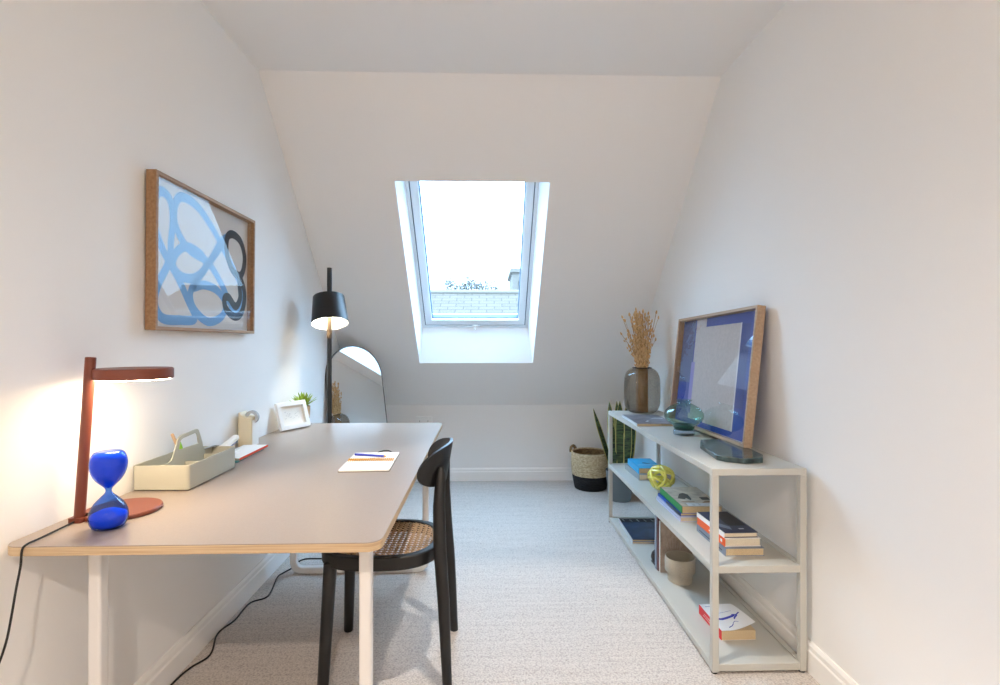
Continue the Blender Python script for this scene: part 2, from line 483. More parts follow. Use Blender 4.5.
ZT, ZM, ZB = .752, .391, .032

# ------------------------------------------------------------------ floor lamp
fl = thing('floor_lamp', 'slim black floor lamp with lit tilted shade behind the desk', 'lamp', (-.947, 3.10, 0))
MB().lathe([(0, 0), (.098, 0), (.1, .004), (.1, .014), (.096, .018), (0, .018)], 40).build('base', black_met, fl)
MB().tube([(0, 0, .018), (0, 0, 1.30)], .0135, 16).build('pole', black_met, fl)
MB().tube([(0, 0, 1.24), (0, 0, 1.47)], .0155, 16).build('sleeve', brass, fl)
MB().tube([(0, 0, 1.47), (0, 0, 1.665)], .0145, 16).build('pole', black_met, fl)
sh_M = Matrix.Translation((.004, -.014, 1.408)) @ Matrix.Rotation(R(-17), 4, 'X') @ Matrix.Rotation(R(-8), 4, 'Y')
shd = MB()
shd.lathe([(.107, -.085), (.091, .085), (0, .088)], 48, M=sh_M)
shd.mat(1).lathe([(0, .084), (.0885, .082), (.1045, -.085), (.107, -.085)], 48, M=sh_M)
shd.build('lamp_shade', [black_met, white_pl], fl, smooth=50)
MB().lathe([(0, -.022), (.013, -.018), (.019, -.004), (.018, .008), (.011, .022), (.010, .036), (0, .036)], 20, M=sh_M @ Matrix.Translation((-.036, -.018, .042))).build('bulb', bulb_light, fl)

# ------------------------------------------------------------------ mirror
nh = Vector((.757, -.653, 0)).normalized(); wv = Vector((.653, .757, 0)).normalized()
al = R(10.2); upv = Vector((0, 0, 1))*math.cos(al) - nh*math.sin(al)
nm = upv.cross(-wv) if upv.cross(-wv).dot(nh) > 0 else upv.cross(wv)
MW = .48
MO = Vector((-1.080, 3.58, .62)) - upv*(.62/math.cos(al))
MO.z = .004
mir = thing('floor_mirror', 'arched frameless floor mirror leaning in the far left corner', 'mirror', M=frame_matrix(MO, wv, upv, nm))
MH = 1.205
def arch(m):
    r_ = MW/2-m; cy = MH-MW/2
    pts = [(m, m), (MW-m, m)]
    for i in range(25):
        a = PI*i/24; pts.append((MW/2+r_*math.cos(a), cy+r_*math.sin(a)))
    return pts
MB().ring(arch(0), arch(.005), -.02, .003).build('rim', paint('mirror_rim', '#6a6865', .35, metal=.5), mir)
MB().prism(arch(.0052), -.018, .001).build('mirror_glass', mirror_m, mir, smooth=0)

# ------------------------------------------------------------------ left picture
def picture(root, w, h, fw, dep, fmat, artfn, gm):
    """local x right, y up, z out; frame + print + glass"""
    MB().ring(rect(0, w, 0, h), rect(fw, w-fw, fw, h-fw), 0, dep).build('picture_frame', fmat, root, bevel=.0015)
    artfn(root, fw, w-fw, fw, h-fw)
    MB().add([(fw, fw, dep-.008), (w-fw, fw, dep-.008), (w-fw, h-fw, dep-.008), (fw, h-fw, dep-.008)], [(0, 1, 2, 3)]).build('glass_pane', gm, root)

art_bg = paint('print_paper_grey', '#c9c3bd', .8, vary=.02)
art_white = paint('print_paper_white', '#dfe3e8', .8)
art_blue = paint('print_ink_blue', '#6c9cca', .8); art_blue2 = paint('print_ink_deep', '#5f8fc4', .8); art_black = paint('print_ink_black', '#22242c', .8)
def stroke(mb, pts, w, z, x0, x1, y0, y1):
    """closed ribbon of constant width; pts in 0..1 (u right, v down)"""
    P = [Vector((x0+(x1-x0)*p.x, y1-(y1-y0)*p.y, z)) for p in spline([Vector((u, v, 0)) for u, v in pts], 8)]
    L = len(P); vs = []; fs = []
    for i in range(L):
        t = (P[(i+1) % L]-P[i-1]).normalized(); nrm = Vector((-t.y, t.x, 0))
        for q in (P[i]+nrm*w/2, P[i]-nrm*w/2):
            vs.append((min(max(q.x, x0), x1), min(max(q.y, y0), y1), q.z))
    for i in range(L): j = (i+1) % L; fs.append((2*i, 2*i+1, 2*j+1, 2*j))
    mb.add(vs, fs)
def left_art(root, x0, x1, y0, y1):
    a = MB(); a.box(x0, x1, y0, y1, .002, .0045)
    for i, (mi, w, pts) in enumerate(ART):
        stroke(a.mat(mi), pts, w, .0048+.0002*i, x0, x1, y0, y1)
    a.build('art_print', [art_bg, art_blue, art_black], root, smooth=0)
ART = [
 (1, 0.036, [(0.074,0.082),(0.155,0.11),(0.18,0.247),(0.166,0.397),(0.162,0.509),(0.129,0.594),(0.063,0.726),(0.043,0.847),(0.101,0.94),(0.24,0.946),(0.386,0.926),(0.319,0.793),(0.228,0.643),(0.106,0.478),(0.037,0.335),(0.016,0.204)]),
 (1, 0.036, [(0.262,0.048),(0.401,0.067),(0.554,0.179),(0.678,0.313),(0.827,0.484),(0.944,0.663),(0.906,0.824),(0.809,0.819),(0.685,0.644),(0.524,0.478),(0.34,0.421),(0.251,0.351),(0.194,0.242),(0.202,0.115)]),
 (1, 0.036, [(0.308,0.399),(0.452,0.431),(0.484,0.524),(0.374,0.618),(0.255,0.627),(0.185,0.561),(0.213,0.464)]),
 (1, 0.036, [(0.718,0.223),(0.618,0.354),(0.508,0.494),(0.397,0.638),(0.339,0.743),(0.38,0.859),(0.518,0.942),(0.672,0.89),(0.71,0.774),(0.615,0.68),(0.474,0.656),(0.364,0.687),(0.434,0.583),(0.539,0.45),(0.648,0.281)]),
 (2, 0.036, [(0.80,0.165),(0.90,0.20),(0.955,0.32),(0.94,0.45),(0.885,0.51),(0.79,0.47),(0.725,0.34),(0.73,0.21)]),
 (2, 0.036, [(0.885,0.51),(0.95,0.62),(0.955,0.74),(0.91,0.85),(0.82,0.88),(0.72,0.82),(0.70,0.74),(0.75,0.72),(0.84,0.79),(0.90,0.71),(0.89,0.60)]),
]
za = Vector((1, 0, -.036/.53)).normalized()
za = Vector((.53, 0, -.004)).normalized(); ya = Vector((.004, 0, .53)).normalized()
pic = thing('framed_print', 'oak framed print of pale blue and black loops hanging on the left wall', 'picture',
            M=frame_matrix((-1.136, 1.725, 1.257), (0, 1, 0), ya, za))
picture(pic, .725, .535, .013, .035, oak, left_art, glass_clear)

# ------------------------------------------------------------------ right picture
lav = paint('print_blue_violet', '#1b3a90', .8, vary=.04, bscale=30); navy = paint('print_navy', '#1d3078', .8)
pgrey = paint('print_warm_grey', '#b9b0ac', .85, vary=.07, bscale=60); lil = paint('print_lilac', '#8a83bd', .8); pedge = paint('print_cream', '#cbc6c8', .8)
slateb = paint('print_slate_blue', '#4a5a80', .8)
def right_art(root, x0, x1, y0, y1):
    a = MB(); a.box(x0, x1, y0, y1, .002, .0045)
    def q(m, u0, v0, u1, v1, k):
        z = .0046+.0002*k
        X0 = x0+(x1-x0)*u0; X1 = x0+(x1-x0)*u1; Y1 = y1-(y1-y0)*v0; Y0 = y1-(y1-y0)*v1
        a.mat(m).add([(X0, Y0, z), (X1, Y0, z), (X1, Y1, z), (X0, Y1, z)], [(0, 1, 2, 3)])
    q(4, 0, 0, .20, .61, 1); q(2, .215, .0, .362, .95, 2); q(2, .36, .08, .80, .95, 3)
    q(5, .795, .08, .81, .95, 4); q(3, .19, .41, .245, .90, 5); q(1, .81, .09, .90, .76, 6)
    a.build('art_print', [lav, navy, pgrey, lil, slateb, pedge], root, smooth=0)
b_near = Vector((1.078, 2.112, .7735)); b_far = Vector((1.083, 3.01, ZT+.001))
xa = (b_near-b_far).normalized()
t_near = Vector((1.145, 2.105, 1.372)); ya2 = (t_near-b_near); ya2 = (ya2 - xa*ya2.dot(xa)).normalized()
za2 = xa.cross(ya2).normalized()
PW = (b_near-b_far).length; PHt = .605
orig = b_far - za2*.036
pic2 = thing('framed_print', 'oak framed blue and grey geometric print leaning on the shelf top', 'picture', M=frame_matrix(orig, xa, ya2, za2))
picture(pic2, PW, PHt, .014, .038, oak_pale, right_art, glass_acrylic)
# ------------------------------------------------------------------ desk lamp
PX, PY = -1.083, 1.385
dl = thing('desk_lamp', 'terracotta desk lamp with flat round lit head on the desk', 'lamp', (-1.02, 1.46, DZ))
bc = MB(); bc.lathe([(0, 0), (.090, 0), (.093, .002), (.093, .010), (.091, .012), (0, .012)], 56)
bc.prism(rrect(PX+1.02-.018, PX+1.02+.018, PY-1.46-.018, PY-1.46+.030, .006), 0, .012)
bc.build('base', terracotta, dl, smooth=40)
pt = Vector((PX+.030, PY, 1.176))
pl = MB(); pl.tube([(PX+1.02, PY-1.46, .0), (pt.x+1.02, pt.y-1.46, pt.z-DZ)], .0125, 16)
pl.build('pole', terracotta, dl, bevel=.002)
hx, hy, hz = .036, -.010, 1.113-DZ
hd = MB()
hd.lathe([(0, .031), (.0915, .031), (.0945, .028), (.0945, .003), (.093, .0015), (.0885, .0015), (.0885, .004), (0, .004)], 56, (hx, hy, hz))
hd.tube([(pt.x+1.02-.002, pt.y-1.46, hz+.016), (hx-.075, hy-.05, hz+.016)], .008, 12)
hd.build('lamp_head', terracotta, dl, smooth=40)
MB().lathe([(0, -.001), (.087, -.001), (.088, 0), (.088, .0038), (0, .0038)], 56, (hx, hy, hz)).build('diffuser', desk_lamp_light, dl)
cp = [(-1.083, 1.372, .744), (-1.080, 1.31, .7435), (-1.076, 1.25, .7435), (-1.074, 1.222, .744), (-1.073, 1.207, .736), (-1.073, 1.203, .70), (-1.072, 1.19, .65), (-1.068, 1.175, .60), (-1.066, 1.16, .55), (-1.072, 1.145, .50), (-1.083, 1.13, .45), (-1.095, 1.11, .34), (-1.105, 1.09, .20), (-1.105, 1.05, .06), (-1.10, .96, .004)]
MB().tube([Vector(p)-Vector((-1.02, 1.46, DZ)) for p in spline([Vector(p) for p in cp], 6, False)], .0024, 8).build('power_cord', black_rub, dl)

# ------------------------------------------------------------------ hourglass
blue_glass = blown('blue_glass', (.28, .50, .93, 1), 1.5)
sand = paint('blue_sand', '#2f78e8', .8, bump=.3, bscale=900, vary=.06)
hgl = thing('hourglass', 'blue glass hourglass in front of the desk lamp', 'hourglass', (-.970, 1.335, DZ))
pr = [(0, .0), (.030, .0), (.041, .006), (.0475, .018), (.0490, .032), (.0455, .048), (.036, .064), (.022, .078), (.011, .088), (.0075, .0955),
      (.0105, .103), (.020, .112), (.033, .125), (.0425, .142), (.0465, .160), (.0455, .176), (.0395, .190), (.030, .1965), (.012, .198), (0, .198)]
HS = .87
pz = spline([Vector((r, z, 0)) for r, z in pr], 3, False)
MB().lathe([(max(0, p.x)*HS, p.y) for p in pz], 48).build('glass_bulbs', blue_glass, hgl, smooth=60)
MB().lathe([(r*HS, z) for r, z in [(0, .0035), (.028, .0035), (.0385, .009), (.0445, .019), (.0462, .031), (.0440, .037), (.02, .047), (0, .051)]], 40).build('sand', sand, hgl, smooth=60)
MB().lathe([(r*HS, z) for r, z in [(0, .101), (.0075, .104), (.0175, .114), (.030, .127), (.040, .143), (.0443, .160), (.0436, .176), (.037, .188), (.02, .190), (0, .189)]], 40).build('sand', sand, hgl, smooth=60)

# ------------------------------------------------------------------ toolbox caddy
tx0, tx1, ty0, ty1 = -1.130, -.951, 1.655, 1.962
cx_, cy_ = (tx0+tx1)/2, (ty0+ty1)/2
cad = thing('desk_caddy', 'sage green desk toolbox with a central carrying handle by the wall', 'caddy', (cx_, cy_, DZ))
hw, hl = (tx1-tx0)/2, (ty1-ty0)/2
bx = MB()
bx.prism(rrect(-hw+.004, hw-.004, -hl+.004, hl-.004, .008, 5), .002, .007)
bx.ring(rrect(-hw, hw, -hl, hl, .012, 5), rrect(-hw+.0035, hw-.0035, -hl+.0035, hl-.0035, .0085, 5), .004, .082)
bx.build('tray', toolbox_m, cad, bevel=.001)
MB().prism(rrect(-hw+.008, hw-.008, -hl+.008, hl-.008, .008, 5), 0, .003).build('base_pad', black_rub, cad)
low = [(-hl+.004, .006), (hl-.004, .006), (hl-.004, .082), (.104, .082), (.094, .087), (.088, .098), (.084, .112), (-.084, .112), (-.090, .098), (-.098, .087), (-.112, .082), (-hl+.004, .082)]
arc_o = [(-.084, .112), (-.066, .146), (-.060, .154), (-.050, .159), (-.038, .161), (.040, .166), (.052, .165), (.061, .159), (.066, .150), (.084, .112)]
arc_i = [(-.058, .112), (-.052, .130), (-.049, .138), (-.044, .144), (-.034, .147), (.036, .152), (.044, .151), (.050, .146), (.052, .139), (.060, .112)]
dv = MB(); dv.prism(low, -.002, .002, axis='x')
L_ = len(arc_o)
dv.add([(x, a_, b_) for x in (-.002, .002) for P_ in (arc_o, arc_i) for a_, b_ in P_],
       [q for i in range(L_-1) for q in ((i, i+1, L_+i+1, L_+i), (2*L_+i+1, 2*L_+i, 3*L_+i, 3*L_+i+1), (i+1, i, 2*L_+i, 2*L_+i+1), (L_+i, L_+i+1, 3*L_+i+1, 3*L_+i))])
dv.build('handle_divider', toolbox_m, cad, smooth=0, bevel=.001)
for yy in (-.02, .095):
    MB().box(.002, hw-.0034, yy-.0015, yy+.0015, .006, .066).build('divider', toolbox_m, cad)
grn = paint('marker_green', '#8fd032', .45); drk = paint('graphite', '#3a3430', .6)
def pen(name, label, cat, p0, p1, r, bm, tm, tipm):
    p0 = Vector(p0); p1 = Vector(p1)
    o = thing(name, label, cat, p0)
    d = p1-p0; L = d.length; M = d.to_track_quat('Z', 'Y').to_matrix().to_4x4()
    MB().lathe([(0, .012), (r*.95, .012), (r, .016), (r, L*.72), (r*.98, L*.73)], 12, M=M).build('barrel', bm, o)
    MB().lathe([(r*.98, L*.73), (r*1.12, L*.735), (r*1.12, L*.985), (r*.8, L), (0, L)], 12, M=M).build('cap', tm, o)
    MB().lathe([(0, 0), (r*.35, .003), (r*.95, .012)], 12, M=M).build('tip', tipm, o)
    return o
pen('marker', 'white marker with pale brown cap leaning behind the toolbox handle', 'pen', (-1.075, 1.87, .7495), (-1.083, 1.785, .900), .0046, white_pl, paint('cap_brown', '#c9a888', .5), drk)
pen('marker', 'green marker seen through the toolbox handle opening', 'pen', (-1.066, 1.86, .7495), (-1.070, 1.802, .868), .0055, white_pl, grn, drk)
sc_ = thing('metal_ruler', 'short grey metal ruler lying across the rear end of the toolbox', 'ruler', (-1.040, 1.925, .8225), R(70))
MB().box(-.045, .045, -.009, .009, 0, .0016).build('blade', paint('brushed_steel', '#8c8f90', .3, metal=.8), sc_)

# ------------------------------------------------------------------ books and notebooks
def box_book(name, label, cat, loc, rz, w, l, t, cover, spine, pages, group=None, marks=None, topart=None, spine_marks=None, ct=.0022):
    """lies flat; spine on -x side, length along y; origin at the middle of the underside"""
    o = thing(name, label, cat, loc, rz, group)
    c = MB()
    c.box(-w/2, w/2, -l/2, l/2, 0, ct); c.box(-w/2, w/2, -l/2, l/2, t-ct, t)
    mats = [cover, spine]
    c.mat(1).box(-w/2-.0008, -w/2+ct, -l/2, l/2, 0, t)
    k = 2
    for m, polys in (topart or []):
        mats.append(m); c.mat(k); k += 1
        for pl_ in polys:
            P = [(-w/2+w*u, -l/2+l*v, t+.0003) for u, v in pl_]
            c.add(P, [tuple(range(len(P)))])
    for m, rs in (spine_marks or []):
        mats.append(m); c.mat(k); k += 1
        for (v0, v1, h0, h1) in rs:
            c.add([(-w/2-.0011, -l/2+l*v0, t*h0), (-w/2-.0011, -l/2+l*v1, t*h0), (-w/2-.0011, -l/2+l*v1, t*h1), (-w/2-.0011, -l/2+l*v0, t*h1)], [(0, 3, 2, 1)])
    c.build('cover', mats, o, smooth=0)
    MB().box(-w/2+ct, w/2-.003, -l/2+.003, l/2-.003, ct, t-ct).build('page_block', pages, o)
    return o
def R4(u0, v0, u1, v1): return [(u0, v0), (u1, v0), (u1, v1), (u0, v1)]

cyan = paint('cover_cyan', '#18a6dc', .45); cyan_d = paint('cover_print_navy', '#133a5e', .5)
greyb = paint('cover_grey', '#9ca0a2', .6); offw = paint('cover_offwhite', '#e9e6e1', .5)
lilac = paint('cover_lilac', '#c4c6e2', .5); royal = paint('cover_royal', '#1d4fb0', .45); green = paint('cover_green', '#2c8a45', .5)
photo1 = paint('cover_photo_beige', '#b3aa9a', .5, vary=.25, bscale=25); blk = paint('print_black', '#2a2724', .5); brn = paint('print_brown', '#8a6f52', .6)
nightb = paint('cover_midnight', '#29304a', .4, vary=.15, bscale=20); orange = paint('cover_orange', '#e8622a', .5); slate_b = paint('cover_slate', '#7d8796', .55)
red = paint('cover_red', '#d8242c', .5); teal = paint('cover_teal', '#4f8a88', .5); redor = paint('edge_red', '#e8441e', .5)
wht = paint('cover_white', '#efefee', .5); ink = paint('print_ink_ultramarine', '#3540a8', .5)
stormy = paint('cover_photo_sea', '#1d3350', .35, vary=.5, bscale=14); pale_s = paint('print_pale', '#c9ced4', .5)
mag_g = paint('cover_photo_grey', '#6d7078', .4, vary=.4, bscale=18)
maroon = paint('cover_maroon', '#6a3434', .5); tree_b = paint('cover_photo_tree', '#a8988a', .6, vary=.18, bscale=40); mist = paint('cover_mist', '#93a0b2', .5)

GA = 'books on the middle shelf'
# far pair
box_book('hardback_book', 'grey book under the bright blue book on the middle shelf', 'book', (.982, 3.165, ZM), R(2), .150, .275, .034, greyb, greyb, page_w, GA)
box_book('hardback_book', 'bright blue book on top of the grey one on the middle shelf', 'book', (.988, 3.165, ZM+.0342), R(-1), .145, .255, .036, cyan, cyan, page, GA,
         topart=[(cyan_d, [[(.38, .50), (.44, .56), (.52, .55), (.60, .50), (.70, .49), (.70, .44), (.55, .43), (.42, .46)]]), (wht, [R4(.1, .30, .85, .315)])])
# centre pile
box_book('hardback_book', 'pale lilac book, lowest of the pile beside the yellow knot', 'book', (.985, 2.485, ZM), R(0), .190, .33, .022, lilac, lilac, page_w, GA, spine_marks=[(slate_b, [(.05, .95, .45, .52)])])
box_book('paperback_book', 'thin royal blue book, middle of the pile beside the yellow knot', 'book', (.990, 2.49, ZM+.0222), R(-.6), .188, .32, .014, royal, royal, page, GA, spine_marks=[(nightb, [(0, .6, 0, 1)])])
box_book('hardback_book', 'green spined book with pictorial cover, topmost beside the yellow knot', 'book', (.998, 2.485, ZM+.0364), R(-1.2), .188, .315, .032, photo1, green, page, GA,
         topart=[(blk, [[(.12, .38), (.30, .62), (.42, .66), (.50, .58), (.46, .36), (.40, .28), (.34, .40), (.28, .33)], R4(.70, .30, .92, .44), R4(.30, .04, .36, .11), R4(.46, .05, .50, .12)]),
                 (pale_s, [R4(.18, .02, .95, .14)]), (brn, [R4(.12, .2, .45, .23), [(.60, .16), (.95, .2), (.95, .28), (.72, .24)]])])
# near pile
box_book('hardback_book', 'slate grey book, lowest of the pile at the near end of the shelf', 'book', (.996, 2.075, ZM), R(0), .152, .268, .031, slate_b, slate_b, page, GA, spine_marks=[(nightb, [(.1, .9, .35, .5)])])
box_book('paperback_book', 'orange spined book in the middle of the near pile', 'book', (.994, 2.082, ZM+.0312), R(.8), .143, .25, .031, offw, orange, page_w, GA, spine_marks=[(wht, [(.08, .14, .3, .7), (.2, .55, .4, .55)])])
box_book('hardback_book', 'midnight blue book, topmost of the near pile on the middle shelf', 'book', (.990, 2.088, ZM+.0624), R(1.2), .135, .245, .020, nightb, wht, page_w, GA,
         topart=[(slate_b, [[(.05, .30), (.35, .12), (.40, .26), (.10, .52)]]), (blk, [[(.40, .40), (.46, .30), (.95, .30), (.95, .98), (.50, .98)]]), (pale_s, [R4(.58, .14, .74, .18)])])
# bottom board
GB = 'books on the bottom shelf'
box_book('photo_book', 'dark blue photo book lying flat at the far end of the bottom shelf', 'book', (.998, 3.15, ZB+.013), R(-2), .27, .36, .013, stormy, pale_s, page, GB,
         topart=[(blk, [R4(0, .80, 1, 1)]), (pale_s, [[(.08+.17*i, .84), (.12+.17*i, .84), (.09+.17*i, .94), (.05+.17*i, .94)] for i in range(5)])])
box_book('photo_book', 'plain photo book beneath the dark blue one on the bottom shelf', 'book', (1.0, 3.15, ZB), R(-2.5), .272, .365, .0128, pale_s, pale_s, page, GB)
def upright(name, label, y, x0, w, h, t, cover, spine, art=None):
    o = thing(name, label, 'book', (x0, y, ZB), 0, GB)
    ct = .002; c = MB(); mats = [cover, spine]
    c.box(0, w, 0, ct, 0, h); c.box(0, w, t-ct, t, 0, h); c.mat(1).box(-.0008, ct, 0, t, 0, h)
    for i, (m, polys) in enumerate(art or []):
        mats.append(m); c.mat(2+i)
        for p_ in polys: c.add([(w*u, -.0004, h*v) for u, v in p_], [tuple(range(len(p_)))])
    c.build('cover', mats, o, smooth=0)
    MB().box(ct, w-.003, ct, t-ct, .003, h-.003).build('page_block', page_w, o)
tw = []
for k in range(9):
    a = R(25+16*k); b0 = .03
    tw.append([(.42, .12), (.42+.40*math.cos(a), .14+.62*math.sin(a)), (.42+.40*math.cos(a)+.006, .14+.62*math.sin(a)), (.43, .12)])
upright('picture_book', 'beige book with bare tree cover standing behind the stoneware pot', 2.600, .892, .168, .262, .016, tree_b, offw, [(brn, tw)])
upright('hardback_book', 'maroon book standing between the beige and the pale blue books', 2.6175, .888, .17, .29, .016, maroon, maroon)
upright('hardback_book', 'pale blue book, rearmost of the standing books on the bottom shelf', 2.635, .884, .175, .30, .022, mist, mist)
bend = thing('bookend', 'small round black bookend peeking out behind the standing books', 'bookend', (.915, 2.705, ZB))
MB().box(-.025, .06, -.035, .035, 0, .004).build('base', black_met, bend, bevel=.001)
MB().lathe([(0, 0), (.018, 0), (.03, .012), (.036, .034), (.030, .055), (.018, .068), (0, .072)], 24, (0, 0, .004)).build('knob', black_met, bend)
# paperback with a lifted cover
pb = thing('paperback_book', 'thick white paperback with red spine and lifted cover on the bottom shelf', 'book', (1.000, 2.105, ZB), R(1), GB)
w, l, t = .138, .205, .038
MB().box(-w/2+.001, w/2, -l/2, l/2, .001, t-.001).build('page_block', page, pb)
cv = MB(); cv.box(-w/2, w/2, -l/2, l/2, 0, .001)
def lift(u, v): return t + .034*max(0, u-.25)**1.6*max(0, 1-v)**.7*1.5
n = 12
def cvp(i, j): u = i/n; v = j/n; return (-w/2+w*u*1.0, -l/2+l*v, lift(u, v))
for i in range(n):
    for j in range(n):
        cv.add([cvp(i, j), cvp(i+1, j), cvp(i+1, j+1), cvp(i, j+1)], [(0, 1, 2, 3)])
def on(u, v): return (-w/2+w*u, -l/2+l*v, lift(u, v)+.0006)
def band(pts, hw_):
    for (a, b) in zip(pts, pts[1:]):
        cv.add([on(a[0], a[1]-hw_), on(b[0], b[1]-hw_), on(b[0], b[1]+hw_), on(a[0], a[1]+hw_)], [(0, 1, 2, 3)])
cv.mat(2)
band([(.15, .42), (.3, .40), (.45, .42), (.6, .44), (.72, .46)], .035); band([(.66, .50), (.78, .46), (.9, .52)], .02); band([(.62, .34), (.7, .40), (.78, .44)], .025)
band([(.30, .10), (.42, .14), (.5, .2)], .012); band([(.5, .22), (.58, .26), (.66, .22)], .008); band([(.12, .90), (.4, .90)], .006); band([(.35, .62), (.75, .64)], .004)
cv.mat(1).box(-w/2-.0012, -w/2+.0002, -l/2, l/2, 0, t)
cv.mat(0).add([(-w/2-.0015, -l/2+l*v, z) for v, z in ((.3, .012), (.8, .012), (.8, .014), (.3, .014))], [(0, 3, 2, 1)])
cv.add([(-w/2-.0015, -l/2+l*v, z) for v, z in ((.35, .022), (.75, .022), (.75, .024), (.35, .024))], [(0, 3, 2, 1)])
cv.build('cover', [wht, red, ink], pb, smooth=60)

# notebooks under the stapler
tn = thing('notebook', 'thin teal notebook beneath the red edged one by the toolbox', 'notebook', (-1.038, 2.165, DZ), R(1))
MB().box(-.052, .052, -.125, .125, 0, .0055).build('cover', teal, tn, bevel=.0008)
rn = box_book('notebook', 'white notebook with red edge by the tape dispenser', 'notebook', (-1.036, 2.190, DZ+.0057), R(1), .104, .27, .009, wht, wht, page_w, ct=.001)
MB().box(.0505, .0528, -.135, .135, 0, .009).build('edge_band', redor, rn)

# stapler
stp = thing('stapler', 'white stapler resting on the red edged notebook', 'stapler', (-1.062, 2.13, DZ+.0151), R(-8))
MB().prism(rrect(-.014, .014, -.062, .062, .008), 0, .008).build('base', white_pl, stp, bevel=.002)
aM = Matrix.Translation((0, -.06, .014)) @ Matrix.Rotation(R(17), 4, 'X')
MB().prism(rrect(-.0135, .0135, 0, .125, .012), .004, .022, aM).build('arm', white_pl, stp, bevel=.005, seg=3)
MB().box(-.007, .007, .012, .112, -.006, .004, aM).build('magazine', paint('steel', '#8a98b0', .3, metal=.7), stp)
MB().box(-.011, .011, -.064, -.044, .006, .022).build('hinge', white_pl, stp, bevel=.002)

# tape dispenser
td = thing('tape_dispenser', 'tall cream tape dispenser standing against the left wall', 'tape dispenser', (-1.094, 2.365, DZ))
prof = [(-.030, 0), (.030, 0), (.030, .128), (.026, .136), (.012, .134), (-.006, .138), (-.018, .146), (-.024, .156), (-.030, .158)]
MB().prism(prof, -.028, .045, axis='y').build('body', cream_pl, td, bevel=.003)
MB().box(.0302, .0325, -.022, .040, .004, .122).build('front_plate', white_pl, td, bevel=.001)
rl_ = MB(); Mr = Matrix.Translation((.016, .008, .132)) @ Matrix.Rotation(PI/2, 4, 'X')
a32 = [(.030*math.cos(2*PI*i/32), .030*math.sin(2*PI*i/32)) for i in range(32)]; b32 = [(x*.62, y*.62) for x, y in a32]
rl_.ring(a32, b32, -.010, .010, Mr); rl_.build('tape_roll', paint('tape_silver', '#b9bcc0', .25), td)

# small photo frame
xa3 = Vector((.092, .192, 0)).normalized(); nn = Vector((xa3.y, -xa3.x, 0))
ya3 = (Vector((0, 0, 1))*math.cos(R(17)) - nn*math.sin(R(17))); za3 = xa3.cross(ya3)
pf = thing('framed_photo', 'small white photo frame propped on the far end of the desk', 'framed picture', M=frame_matrix((-1.092, 2.722, DZ+.004), xa3, ya3, za3))
fw, fh = .205, .150
MB().ring(rect(0, fw, 0, fh), rect(.024, fw-.024, .024, fh-.024), 0, .018).build('frame_border', white_pl, pf, bevel=.0015)
sk = paint('print_pencil', '#9a9893', .8)
sp = MB(); sp.box(.02, fw-.02, .02, fh-.02, .001, .004)
sp.mat(1)
for k in range(26):
    x = fw/2+random.uniform(-.05, .05); y = fh/2+random.uniform(-.022, .024); a = random.uniform(0, PI); q = random.uniform(.006, .014)
    sp.add([(x, y, .0044), (x+q*math.cos(a), y+q*math.sin(a)*.6, .0044), (x+q*math.cos(a), y+q*math.sin(a)*.6+.0012, .0044), (x, y+.0012, .0044)], [(0, 1, 2, 3)])
sp.build('drawing', [paper, sk], pf, smooth=0)
MB().add([(.024, .024, .012), (fw-.024, .024, .012), (fw-.024, fh-.024, .012), (.024, fh-.024, .012)], [(0, 1, 2, 3)]).build('glass_pane', glass_clear, pf)
st_ = MB(); st_.add([(fw/2-.02, fh*.7, -.001), (fw/2+.02, fh*.7, -.001), (fw/2+.022, fh*.05, -.0285), (fw/2-.022, fh*.05, -.0285), (fw/2-.02, fh*.7, -.004), (fw/2+.02, fh*.7, -.004), (fw/2+.022, fh*.05, -.0315), (fw/2-.022, fh*.05, -.0315)],
        [(0, 1, 2, 3), (7, 6, 5, 4), (0, 4, 5, 1), (1, 5, 6, 2), (2, 6, 7, 3), (3, 7, 4, 0)])
st_.build('easel_stand', white_pl, pf, smooth=0)

# small potted plant
def leaf(mb, base, d, length, width, droop, fold=.25, n=7, edge=None, wav=0., side=None):
    base = Vector(base); d = Vector(d).normalized(); sidev = d.cross(Vector((0, 0, 1)))
    if sidev.length < .05: sidev = Vector((1, 0, 0))
    if side is not None: sidev = Vector(side) - d*Vector(side).dot(d)
    sidev.normalize(); nv = sidev.cross(d).normalized()
    cols = [-1, -.80, 0, .80, 1] if edge is not None else [-1, 0, 1]
    vs = []
    for i in range(n+1):
        t_ = i/n; p = base+d*length*t_ - Vector((0, 0, 1))*droop*t_*t_*length + nv*wav*math.sin(t_*5.)
        wd = width/2*(min(1, .45+1.6*t_) if t_ < .6 else min(1, .45+1.6*t_)*max(0.02, 1-((t_-.6)/.4)**2.2))
        for c_ in cols: vs.append(p+sidev*wd*c_+nv*fold*wd*abs(c_))
    k = len(cols); o0 = len(mb.v); mb.v += vs
    for i in range(n):
        for j in range(k-1):
            mb.f.append([o0+i*k+j, o0+i*k+j+1, o0+(i+1)*k+j+1, o0+(i+1)*k+j])
            mb.m.append(edge if (edge is not None and j in (0, k-2)) else 0)
leaf_g = paint('leaf_spring', '#93ac3c', .5, vary=.3, bscale=40); soil = paint('soil', '#3a2d22', .95, bump=.5, bscale=80)
pot_w = wood('pot_wood', '#c09a6e', '#dcb98e'); pot_b = paint('pot_navy', '#2a2f52', .5)
sp_ = thing('potted_plant', 'small spiky green plant in a two tone pot behind the photo frame', 'plant', (-1.060, 2.978, DZ))
MB().lathe([(0, 0), (.030, 0), (.032, .003), (.035, .045), (0, .045)], 28).build('pot_base', pot_b, sp_, smooth=50)
MB().lathe([(.035, .045), (.039, .108), (.0365, .108), (.034, .094), (0, .094)], 28).build('pot', pot_w, sp_, smooth=50)
